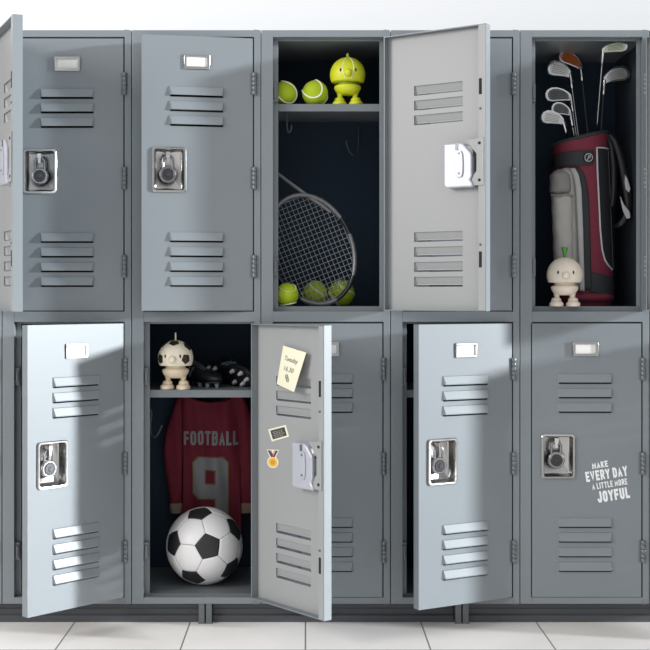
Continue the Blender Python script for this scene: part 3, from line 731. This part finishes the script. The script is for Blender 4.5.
# ------------------------------------------------------------------ football boots
def settle(root, y):
    bpy.context.view_layer.update()
    z = min((c.matrix_world @ v.co).z for c in root.children for v in c.data.vertices)
    root.location.z += (GY - y) * K - z + .0002
def boot_parts(root, L=64):
    secs = [(-1, 3.0, 4, 14, 1.0), (2, 6.0, 3, 20, 1), (8, 7.2, 2.4, 22.5, 1), (16, 7.4, 2.4, 22, 1), (23, 7.4, 2.6, 19.5, 1), (31, 8.0, 2.6, 16.5, 1), (40, 9.2, 2.4, 13.4, 1), (49, 9.6, 2.2, 11.6, 1), (57, 8.0, 2.4, 9.8, 1), (62, 5.0, 3.0, 8.0, 1), (64, 1.6, 4.2, 6.2, 1)]
    rings = []; n = 24
    for (x, w, z0, z1, _) in secs:
        ring = []
        for j in range(n):
            a = 2 * pi * j / n; e = .75
            c_, s2 = cos(a), sin(a)
            yy = w * math.copysign(abs(c_) ** e, c_); 
            if s2 > 0 and x < 35: yy *= 1 - .28 * s2
            ring.append((x, yy, (z0 + z1) / 2 + (z1 - z0) / 2 * math.copysign(abs(s2) ** e, s2)))
        rings.append(ring)
    MB().loft(rings).build('upper', BOOT, root, smooth=True, angle=60)
    # ankle opening
    MB().tube([(11 + 8.2 * cos(2 * pi * i / 24), 4.9 * sin(2 * pi * i / 24), 22.3 + .4 * cos(4 * pi * i / 24)) for i in range(24)], 1.5, 8, closed=True).build('ankle_collar', BOOT, root, smooth=True)
    MB().lathe([(.01, 0), (7.4, 0), (7.4, .3), (.01, .3)], (11, 0, 22.3), 20, sy=.6).build('lining', DARKSLOT, root)
    # sole plate
    out = [(-1, 3.4), (3, 6.6), (12, 7.2), (24, 6.4), (36, 8.2), (48, 10), (57, 8.6), (63, 4.6), (65, 0)]
    poly = out + [(x, -y) for x, y in out[-2::-1]]
    mb = MB(); mb.loft([[(x, y, 1.4) for x, y in poly], [(x, y, 3.2) for x, y in poly]]); mb.build('sole_plate', BLACK, root, bevel=.5)
    for (x, y) in ((4, 4), (4, -4), (14, 4.6), (14, -4.6), (40, 6), (41, -6), (52, 6), (53, -5.5), (60, 0)):
        MB().lathe([(.01, -2.6), (1.3, -2.6), (1.6, -2.2), (2.5, 1.6), (.01, 1.6)], (x, y, 0), 14).build('stud', STUD, root, smooth=True)
    mb = MB()
    for i in range(6):
        x = 24 + i * 3.4; z = 20.6 - i * 1.25 - .6
        mb.tube([(x, -4, z - 1.5), (x + .6, 0, z + .5), (x, 4, z - 1.5)], .7, 6)
    mb.build('laces', LEGM, root, smooth=True)
    for sg in (-1, 1):
        for q in (0, 6):
          mb = MB(); mb.tube([(19 + q, sg * 7.45, 6), (22 + q, sg * 7.7, 10), (25 + q, sg * 6.9, 15)], .9, 6)
          mb.build('side_stripe', STRIPE, root, smooth=True)
r = thing('football_boot', 'black football boot standing on its studs behind the cream figurine', 'boot', P(179, 78, 391 - 2.6), 'pair of black football boots on the lower shelf')
r.rotation_euler = (0, 0, math.radians(-52)); r.scale = (.88, .88, .88); boot_parts(r)
r.location = P(172, 98, 391 - 2.6); r.scale = (1.12,) * 3; settle(r, 391)
r2 = thing('football_boot', 'black football boot tipped on its side showing silver studs', 'boot', P(231, 40, 391), 'pair of black football boots on the lower shelf')
boot_parts(r2); r2.scale = (.88, .88, .88)
r2.matrix_world = Matrix.Translation(P(209, 93, 376)) @ Matrix.Rotation(math.radians(-46), 4, 'Z') @ Matrix.Rotation(math.radians(6), 4, 'Y') @ Matrix.Rotation(math.radians(-66), 4, 'X') @ Matrix.Scale(1.08, 4); settle(r2, 391); bpy.context.view_layer.update(); mxx = max((c.matrix_world @ v.co).x for c in r2.children for v in c.data.vertices); r2.location.x += min(0, (252 - CX) * K - mxx)

# ------------------------------------------------------------------ football jersey
jd = 110
def jpt(xi, yi, dd):                     # place seen at xi, yi, at depth jd + dd
    x, _, y = at(xi, yi, jd); return (x - 204, dd, 391 + 7.5 - y)
def wav(xi, yi):
    return 2.0 * sin(xi * .16 + yi * .03) + 1.4 * sin(xi * .33 - yi * .05 + 1) + .5 * sin(yi * .2 + xi * .1)
def jd_t(xi, yi):
    u = (xi - 211.5) / 31; return -9 * max(0, 1 - u * u) ** .5 * .6 + wav(xi, yi)
root = thing('football_jersey', 'maroon long-sleeved football jersey hanging under the shelf behind the ball', 'jersey', P(204, jd, 391 + 7.5))
def torso(u, v):
    xl, xr = 181.5 + 2 * sin(v * pi), 242 - 1.5 * sin(v * pi)
    top = 394 + 8.5 * max(0, sin(pi * min(1, max(0, (u - .1) / .8)))) ** .7
    yi = top + (534 - top) * v; xi = xl + (xr - xl) * u
    return jpt(xi, yi, jd_t(xi, yi))
MB().grid(torso, 40, 60).build('torso', JERSEY, root, smooth=True, solid=1.2, angle=80)
MB().tube([jpt(186 + 50 * t, 394.3 + 8.5 * max(0, sin(pi * t)) ** .7, -5.5 * sin(pi * t) + .3) for t in [i / 24 for i in range(25)]], 1.3, 8).build('neck_band', JERSEY, root, smooth=True)
rowsS = [(395, 181, 188), (400, 176, 187), (415, 171, 185.5), (430, 166.3, 184), (450, 163.2, 183), (470, 165, 182.6), (490, 168, 182.2), (503, 170.2, 181.8)]
def interp(rows, y):
    for i in range(len(rows) - 1):
        if y <= rows[i + 1][0] or i == len(rows) - 2:
            t = (y - rows[i][0]) / (rows[i + 1][0] - rows[i][0]); t = max(0, min(1, t))
            return [rows[i][k] * (1 - t) + rows[i + 1][k] * t for k in (1, 2)]
for mir in (0, 1):
    def ring(yi, grow=0, n=20):
        xl, xr = interp(rowsS, yi); c = (xl + xr) / 2; w = (xr - xl) / 2 + grow; pts = []
        for j in range(n):
            a = 2 * pi * j / n; xi = c + w * cos(a)
            if mir: xi = 423 - xi - 1
            pts.append(jpt(xi, yi, 1.5 + 4.6 * sin(a) + .5 * wav(xi * 1.4, yi)))
        return pts
    MB().loft([ring(395 + 108 * i / 36) for i in range(37)]).build('sleeve', JERSEY, root, smooth=True, angle=80)
    MB().loft([ring(503, .2), ring(505, .8), ring(512, .2), ring(513, -.5)]).build('cuff', CUFF, root, smooth=True)
for x_ in (196, 226):
    MB().tube([jpt(x_, 400, -3), jpt(x_, 394, -3), (jpt(x_, 394, -3)[0], -3, -.2)], .6, 6).build('hanging_loop', JERSEY, root)
vs, fs = block_text('FOOTBALL', 54, 14, .19, .30)
def onj(xi, yi, off): return jpt(xi, yi, jd_t(xi, yi) - off)
def subdiv(vs, fs, n=2):
    bm = bmesh.new(); bv = [bm.verts.new((v[0], 0, v[1])) for v in vs]
    for f in fs:
        try: bm.faces.new([bv[i] for i in f])
        except ValueError: pass
    for _ in range(n):
        es = [e for e in bm.edges if e.calc_length() > 3]
        if not es: break
        bmesh.ops.subdivide_edges(bm, edges=es, cuts=1); bmesh.ops.triangulate(bm, faces=bm.faces)
    out = ([(v.co.x, v.co.z) for v in bm.verts], None)
    bm.verts.index_update(); ff = [tuple(v.index for v in f.verts) for f in bm.faces]; bm.free(); return out[0], ff
vs, fs = subdiv(vs, fs, 2)
MB().add([onj(211.3 + v[0], 437.5 - v[1], 1.3) for v in vs], fs).build('jersey_lettering', JTEXT, root, recalc=False)
def nine(g):
    outer = [(199 - g, 457 - g), (222.5 + g, 457 - g), (228 + g, 462 - g * .5), (228 + g, 534), (216 - g, 534), (216 - g, 497.5 + g), (199 - g, 497.5 + g), (193.7 - g, 492.5 + g * .5), (193.7 - g, 462 - g * .5)]
    hole = [(205 + g, 469 + g), (216.5 - g, 469 + g), (216.5 - g, 483.5 - g), (205 + g, 483.5 - g)]
    loops = [outer, hole]; tri = tessellate_polygon([[Vector((p[0], p[1], 0)) for p in l] for l in loops]); return outer + hole, [tuple(t) for t in tri]
for g, m, off, nm in ((1.1, GOLD, 1.2, 'number_outline'), (0, JTEXT, 1.55, 'jersey_number')):
    vs, fs = nine(g); vs, fs = subdiv(vs, fs, 4)
    MB().add([onj(v[0], v[1], off) for v in vs], fs).build(nm, m, root, recalc=False)

# ------------------------------------------------------------------ golf bag
gd = 62.0; gref = 52.0; GS = 13.0
root = thing('golf_bag', 'maroon and charcoal golf bag with grey pockets standing in the upper right locker', 'golf bag', P(590 + 8, gd + GS, 306.5))
g0 = (598.0, 306.5)
def G(xi, yi, dep):
    x, _, y = at(xi, yi, gref); return (x - g0[0], dep - gd, g0[1] - y)
def axis(y):
    t = (y - 135) / 170; return 584.5 + 3.8 * t, 27.2 + 3.2 * t ** 1 - 1.5 * max(0, t - .85) * 6 * .5
def ytop(x): return 142.5 - 13 * (x - 557) / 55
BB = 27.0
def gdep(xi, yi, off=0):
    c, a = axis(yi); u = (xi - c) / (a + off * .5); return gd - (BB + off) * math.sqrt(max(0, 1 - min(1, abs(u)) ** 2.3))
n = 48; rings = []
for i in range(31):
    v = i / 30; ring = []
    for j in range(n):
        an = 2 * pi * j / n
        yb = 305.8
        c, a = axis(136 + 170 * v); xi = c + a * math.copysign(abs(cos(an)) ** .87, cos(an))
        yi = ytop(xi) * (1 - v) + yb * v
        q = 1.0
        if v > .955: q = 1 - (v - .955) * 2.2
        ring.append(G(c + (xi - c) * q, yi, gd - BB * q * math.copysign(abs(sin(an)) ** .87, sin(an))))
    rings.append(ring)
# bottom touches the floor
low = min(p[2] for p in rings[-1])
rings[-1] = [(p[0], p[1], .15) for p in rings[-1]]
MB().loft(rings, cap0=False, cap1=True).build('bag_body', MAROON, root, smooth=True, angle=60)
rim = []
for j in range(n):
    an = 2 * pi * j / n; c, a = axis(137); xi = c + a * cos(an); rim.append(G(xi, ytop(xi), gd - BB * sin(an)))
MB().tube(rim, 2.0, 10, closed=True).build('bag_rim', CHAR, root, smooth=True)
MB().add([(p[0], p[1], p[2] - 5) for p in rim], [tuple(range(n))]).build('bag_divider', BLACK, root)
def gpatch(name, rows, off, m, nu=14, bulge=0, curve=None):
    ys = [r_[0] for r_ in rows]; N = max(10, int((ys[-1] - ys[0]) / 3))
    def f(u, v):
        y = ys[0] + (ys[-1] - ys[0]) * v; xl, xr = interp(rows, y); x = xl + (xr - xl) * u
        e = min(1, 5 * min(u, 1 - u, v * 1.2, (1 - v) * 1.2) + .0) ** .5
        c, a = axis(y)
        return G(x, y + (curve(u) if curve else 0), gdep(x, y) - off - bulge * e)
    mb = MB(); mb.grid(f, nu, N)
    return mb.build(name, m, root, smooth=True, solid=1.0, angle=70)
def gline(name, pts, r_, m, off=1.5, steps=5):
    out = []
    for i in range(len(pts) - 1):
        for s2 in range(steps):
            t = s2 / steps; x = pts[i][0] * (1 - t) + pts[i + 1][0] * t; y = pts[i][1] * (1 - t) + pts[i + 1][1] * t
            out.append(G(x, y, gdep(x, y) - off))
    x, y = pts[-1]; out.append(G(x, y, gdep(x, y) - off))
    return MB().tube(out, r_, 7).build(name, m, root, smooth=True)
gpatch('waist_band', [(151.5, 557.5, 592), (158, 557.0, 593.5), (166, 556.5, 592)], 1.3, CHAR, curve=lambda u: 1 - 2 * u)
x_, y_ = 587, 158.3
p = G(x_, y_, gdep(x_, y_) - 2.0)
MB().lathe([(.01, -1.6), (4.6, -1.6), (5.4, -1.0), (5.6, 1.5), (.01, 1.5)], p, 28, 'y').build('badge', BLACK, root, smooth=True, angle=40)
bd = MB(); bd.tube([(p[0] + 4 * cos(2 * pi * i / 28), p[1] - 1.7, p[2] + 4 * sin(2 * pi * i / 28)) for i in range(28)], .4, 6, closed=True)
bd.tube([(p[0] - 1.2, p[1] - 1.8, p[2] - 2.4), (p[0] - .2, p[1] - 1.8, p[2] + .4), (p[0] + .2, p[1] - 1.8, p[2] + 2.2), (p[0] + 1.8, p[1] - 1.8, p[2] + 1.6), (p[0] + 1.6, p[1] - 1.8, p[2] + .2), (p[0] + .1, p[1] - 1.8, p[2] - .3)], .45, 6)
bd.build('badge_emblem', PIPE, root, smooth=True)
side = [(148, 596, 611.2), (170, 596.5, 612.3), (200, 598, 613.2), (230, 599.5, 614.3), (250, 601.5, 615), (260, 604.5, 615.3), (264, 608, 615.6), (268.5, 613, 616)]
gpatch('side_panel', side, 1.0, MESHF)
gline('piping', [(611, 147.5), (596, 148), (596.5, 170), (598, 200), (599.5, 230), (601.5, 250), (604.5, 260), (608, 264.5), (614, 269.5)], .95, PIPE, 1.7)
gline('piping', [(611, 150), (612.6, 180), (613.7, 210), (615, 240), (616, 269)], .6, PIPE, 1.4)
gpatch('pocket_trim', [(168, 568, 578), (174, 566, 582.5), (184, 565, 585.5), (200, 565, 587.5), (230, 565, 588.5), (260, 565, 589.5), (290, 565, 590.5)], 1.6, CHAR, bulge=1)
gpatch('base_band', [(271, 590, 616.5), (281, 589, 617), (291, 588, 617)], 1.2, CHAR, curve=lambda u: 1 + 6 * u)
gline('piping', [(566, 298), (590, 298.5), (612, 300)], .45, PIPE, 1.0)
# big grey pocket, rounded and full
def bulb(name, rows, m, dep, sy=1.0, cap=3.0, e=.8):
    rings = []; ys = [r_[0] for r_ in rows]; N = int((ys[-1] - ys[0]) / 2.5); nn = 28
    for i in range(N + 1):
        y = ys[0] + (ys[-1] - ys[0]) * i / N; xl, xr = interp(rows, y); c = (xl + xr) / 2; w = (xr - xl) / 2
        edge = min(1, min(y - ys[0], ys[-1] - y) / cap + .12) ** .5
        ring = []
        for j in range(nn):
            a = 2 * pi * j / nn; ring.append(G(c + w * edge * math.copysign(abs(cos(a)) ** e, cos(a)) + .25 * sin(y * .35), y, dep - sy * edge * math.copysign(abs(sin(a)) ** e, sin(a)) + .3 * sin(y * .22 + j)))
        rings.append(ring)
    return MB().loft(rings).build(name, m, root, smooth=True, angle=70)
bulb('side_pocket', [(168, 560, 574), (171, 554, 578), (178, 551, 580.5), (200, 552, 582), (240, 554, 583.5), (292, 556, 585)], GREYF, 41, 9, 5)
gpatch('pocket_border', [(169, 568, 573), (176, 571.5, 576.5), (190, 573.5, 579), (230, 575.5, 580.5), (291, 577.5, 582)], 7.5, BORDER, nu=4, bulge=.5)
bulb('bottle_sleeve', [(170, 552, 566), (174, 549.3, 569), (190, 549, 570), (197, 549.5, 570.5)], GREYD, 36, 10, 6)
bulb('bottle_pocket', [(194, 550.2, 570.5), (198, 550.6, 571), (240, 552.6, 571.5), (292, 554, 572)], GREYF, 35, 10.5, 3)
MB().tube([G(xx, 196.5 + .9 * sin(xx * .5), 35 - 10.6 * math.sqrt(max(.05, 1 - ((xx - 560.3) / 11) ** 2))) for xx in [550 + i for i in range(22)]], 1.3, 8).build('pocket_hem', GREYD, root, smooth=True)
bulb('bag_foot', [(291, 566, 610), (294, 560, 615), (300, 559, 616.5), (304, 560, 616)], MAROON, 52, 22, 4)
# shoulder strap
mb = MB()
sp = [(612, 134, 48), (616.5, 142, 44), (621.5, 158, 42), (625, 175, 41), (627.5, 190, 41), (629, 204, 42), (627.5, 216, 43), (622, 224, 46), (616.5, 226, 52)]
def spl(c, n=5):
    out = []
    for i in range(len(c) - 1):
        p0, p1, p2, p3 = c[max(i - 1, 0)], c[i], c[i + 1], c[min(i + 2, len(c) - 1)]
        for t in range(n):
            t /= n; out.append(tuple(.5 * ((2 * p1[k]) + (-p0[k] + p2[k]) * t + (2 * p0[k] - 5 * p1[k] + 4 * p2[k] - p3[k]) * t * t + (-p0[k] + 3 * p1[k] - 3 * p2[k] + p3[k]) * t ** 3) for k in range(3)))
    return out + [c[-1]]
pp = spl(sp)
mb.tube([G(*q) for q in pp], [2.6 + 2.0 * sin(pi * i / (len(pp) - 1)) for i in range(len(pp))], 12, flat=.55)
mb.build('shoulder_strap', BLACK, root, smooth=True)
MB().tube([G(*q) for q in spl([(610.5, 134, 52), (614, 142, 50), (616.5, 165, 50), (617, 190, 52), (615.5, 205, 54)])], [3.4] * 21, 10, flat=.6).build('strap_pad', BLACK, root, smooth=True)
for pl, yaw in (([(624.6, 175), (627.4, 180), (629.8, 189), (628.6, 192.5), (625.6, 190), (624.2, 183)], 0), ([(619.5, 196), (623, 204), (629, 212), (630, 218), (626.5, 219), (622.5, 211)], 0)):
    MB().prism([(lambda q: (q[0], q[2]))(G(a, b, 36)) for a, b in pl], 36.5 - gd, 38.5 - gd).build('strap_buckle', PIPE, root, bevel=.4)

# ------------------------------------------------------------------ golf clubs
def club(label, heel, toe, low, grip_to, d0, mats, wid, root_mats, dtop):
    """heel/toe: blade ends; low: thickness of blade; the shaft runs into the bag"""
    mh, ms = mats
    d0 += 11; dtop += (9 if dtop > 30 else 0)
    H = Vector(at(heel[0], heel[1], dtop)); T = Vector(at(toe[0], toe[1], dtop)); Gp = at(grip_to[0], grip_to[1], d0)
    # deep end inside the bag
    base = Vector((Gp[0], Gp[1], Gp[2])); Hs = H.copy()
    dirv = base - Hs; end = Hs + dirv * ((172 - Hs.z) / dirv.z)
    root = thing('golf_club', label, 'golf club', P(end.x, end.y, end.z), 'golf irons standing in the golf bag')
    L_ = lambda v: (v.x - end.x, v.y - end.y, end.z - v.z)
    e3 = Vector(L_(end)); h3 = Vector(L_(Hs)); t3 = Vector(L_(T))
    MB().tube([e3, e3.lerp(h3, .5), e3.lerp(h3, .93)], [.95, 1.0, 1.0], 10).build('shaft', ms, root, smooth=True)
    ax = (h3 - e3).normalized()
    MB().tube([h3 - ax * 16, h3 - ax * 15, h3 - ax * 8, h3 - ax * 1, h3], [1.0, 1.7, 1.9, 2.1, 1.9], 12).build('hosel', root_mats, root, smooth=True)
    u = (t3 - h3); bl = u.length; u.normalize()
    v = Vector((0, 0, 1)); v = (v - u * u.dot(v)).normalized(); 
    if low < 0: v = -v
    w = abs(low)
    # blade outline: u from heel (0) to toe (1); v thickness direction (sole side)
    prof = [(-.06, -.22), (.0, -.30), (.16, -.30), (.45, -.34), (.75, -.42), (.93, -.36), (1.02, -.12), (1.04, .18), (.97, .46), (.80, .66), (.55, .70), (.30, .58), (.10, .38), (-.03, .16)]
    nrm = u.cross(v); nrm = nrm if nrm.y < 0 else -nrm
    def face(sc, off): 
        c = Vector((.5, .1)); return [h3 + u * bl * (c.x + (p[0] - c.x) * sc) + v * w * (c.y + (p[1] - c.y) * sc) + nrm * off for p in prof]
    MB().loft([face(.96, -wid), face(1, -wid * .5), face(1, wid * .4), face(.95, wid * .8)]).build('club_head', [mh], root, smooth=True, angle=30)
    f1 = face(.94, wid * .82); f2_ = face(.78, wid * .82); f3_ = face(.74, wid * .35)
    mb = MB(); mb.loft([face(.955, wid * .8), f1, f2_, f3_], cap0=False, cap1=False); mb.build('head_rim', CHROME, root, smooth=True, angle=30)
    mb = MB()
    for i in range(5):
        a_, b_ = .2, .82; vv = -.16 + .12 * i
        mb.tube([h3 + u * bl * a_ + v * w * vv + nrm * (wid * .86), h3 + u * bl * b_ + v * w * vv * 1.1 + nrm * (wid * .86)], .16, 4)
    mb.build('face_grooves', DARKSLOT, root)
club('golf iron with a copper-orange face, behind the leftmost heads', (580.5, 66), (559.5, 55.5), 13, (587.5, 131), 68, (IRONC, SHAFTD), 1.6, CHROME, 70)
club('golf iron with pale head overlapping the copper-orange one', (570, 73.5), (548, 68.5), 15, (577.6, 131), 62, (IRON, SHAFT), 1.6, CHROME, 62)
club('golf iron with dark-backed head, third down on the left', (570.5, 97), (545.5, 96), 14, (575.5, 131), 59, (IROND, SHAFT), 1.6, CHROME, 58)
club('golf iron with mid-grey head between the dark and the lowest one', (570, 112.5), (551.5, 108.5), 12, (573.5, 132), 54, (IROND, SHAFT), 1.6, CHROME, 53)
club('golf iron with bright white head, lowest on the left', (563, 121), (541.5, 117.5), 13, (566.5, 134), 49, (IRON, SHAFT), 1.6, CHROME, 47)
club('golf iron with greenish head reaching highest in the locker', (603, 50), (627, 47), 10, (596.6, 130), 50, (IRONG, SHAFT), 1.6, CHROME, 17)
club('golf iron with pale head below the greenish one on the right', (604.5, 79.5), (629, 73), 14, (601, 130), 54, (IRON, SHAFTD), 1.6, CHROME, 53)

# ------------------------------------------------------------------ light, world, camera
def sun(name, dirv, strength, angle, col):
    l = bpy.data.lights.new(name, 'SUN'); l.energy = strength; l.angle = math.radians(angle); l.color = col
    o = bpy.data.objects.new(name, l); COL.objects.link(o)
    o.rotation_euler = Vector(dirv).to_track_quat('-Z', 'Y').to_euler(); o.location = (2, -3, 3); return o
sun('window_sun', (-1, .206, -.15), 5.6, 2.6, (.93, .975, 1.0))
def area(name, loc, tgt, size, power, col, sy=None):
    l = bpy.data.lights.new(name, 'AREA'); l.energy = power; l.size = size; l.color = col
    if sy: l.shape = 'RECTANGLE'; l.size_y = sy
    o = bpy.data.objects.new(name, l); COL.objects.link(o); o.location = loc
    o.rotation_euler = (Vector(tgt) - Vector(loc)).to_track_quat('-Z', 'Y').to_euler(); return o
area('left_softbox', (-4.0, -2.6, 2.5), (.2, 0, 1.0), 1.8, 135, (1, .965, .93))
w = bpy.data.worlds.new('studio_world'); bpy.context.scene.world = w; w.use_nodes = True
nt = w.node_tree; bg = nt.nodes['Background']
tc = nt.nodes.new('ShaderNodeTexCoord'); sp_ = nt.nodes.new('ShaderNodeSeparateXYZ'); cr = nt.nodes.new('ShaderNodeValToRGB')
mr = nt.nodes.new('ShaderNodeMapRange'); mr.inputs[1].default_value = -1; mr.inputs[2].default_value = 1
nt.links.new(tc.outputs['Generated'], sp_.inputs[0]); nt.links.new(sp_.outputs['Z'], mr.inputs[0]); nt.links.new(mr.outputs[0], cr.inputs[0]); nt.links.new(cr.outputs[0], bg.inputs[0])
e = cr.color_ramp.elements; e[0].position = .35; e[0].color = (.32, .32, .33, 1); e[1].position = .75; e[1].color = (1, 1.0, 1.0, 1)
m_ = e.new(.5); m_.color = (.62, .65, .69, 1)
bg.inputs[1].default_value = .74

cam = bpy.data.cameras.new('camera'); co = bpy.data.objects.new('camera', cam); COL.objects.link(co)
co.location = (0, -D * K, (GY - HY) * K); co.rotation_euler = (pi / 2, 0, 0)
cam.sensor_width = 36; cam.lens = 36 * D / 650; cam.shift_x = (325 - CX) / 650; cam.shift_y = -(325 - HY) / 650
cam.clip_start = .05; cam.clip_end = 50
sc = bpy.context.scene; sc.camera = co
sc.view_settings.view_transform = 'Standard'; sc.view_settings.look = 'None'; sc.view_settings.exposure = .12
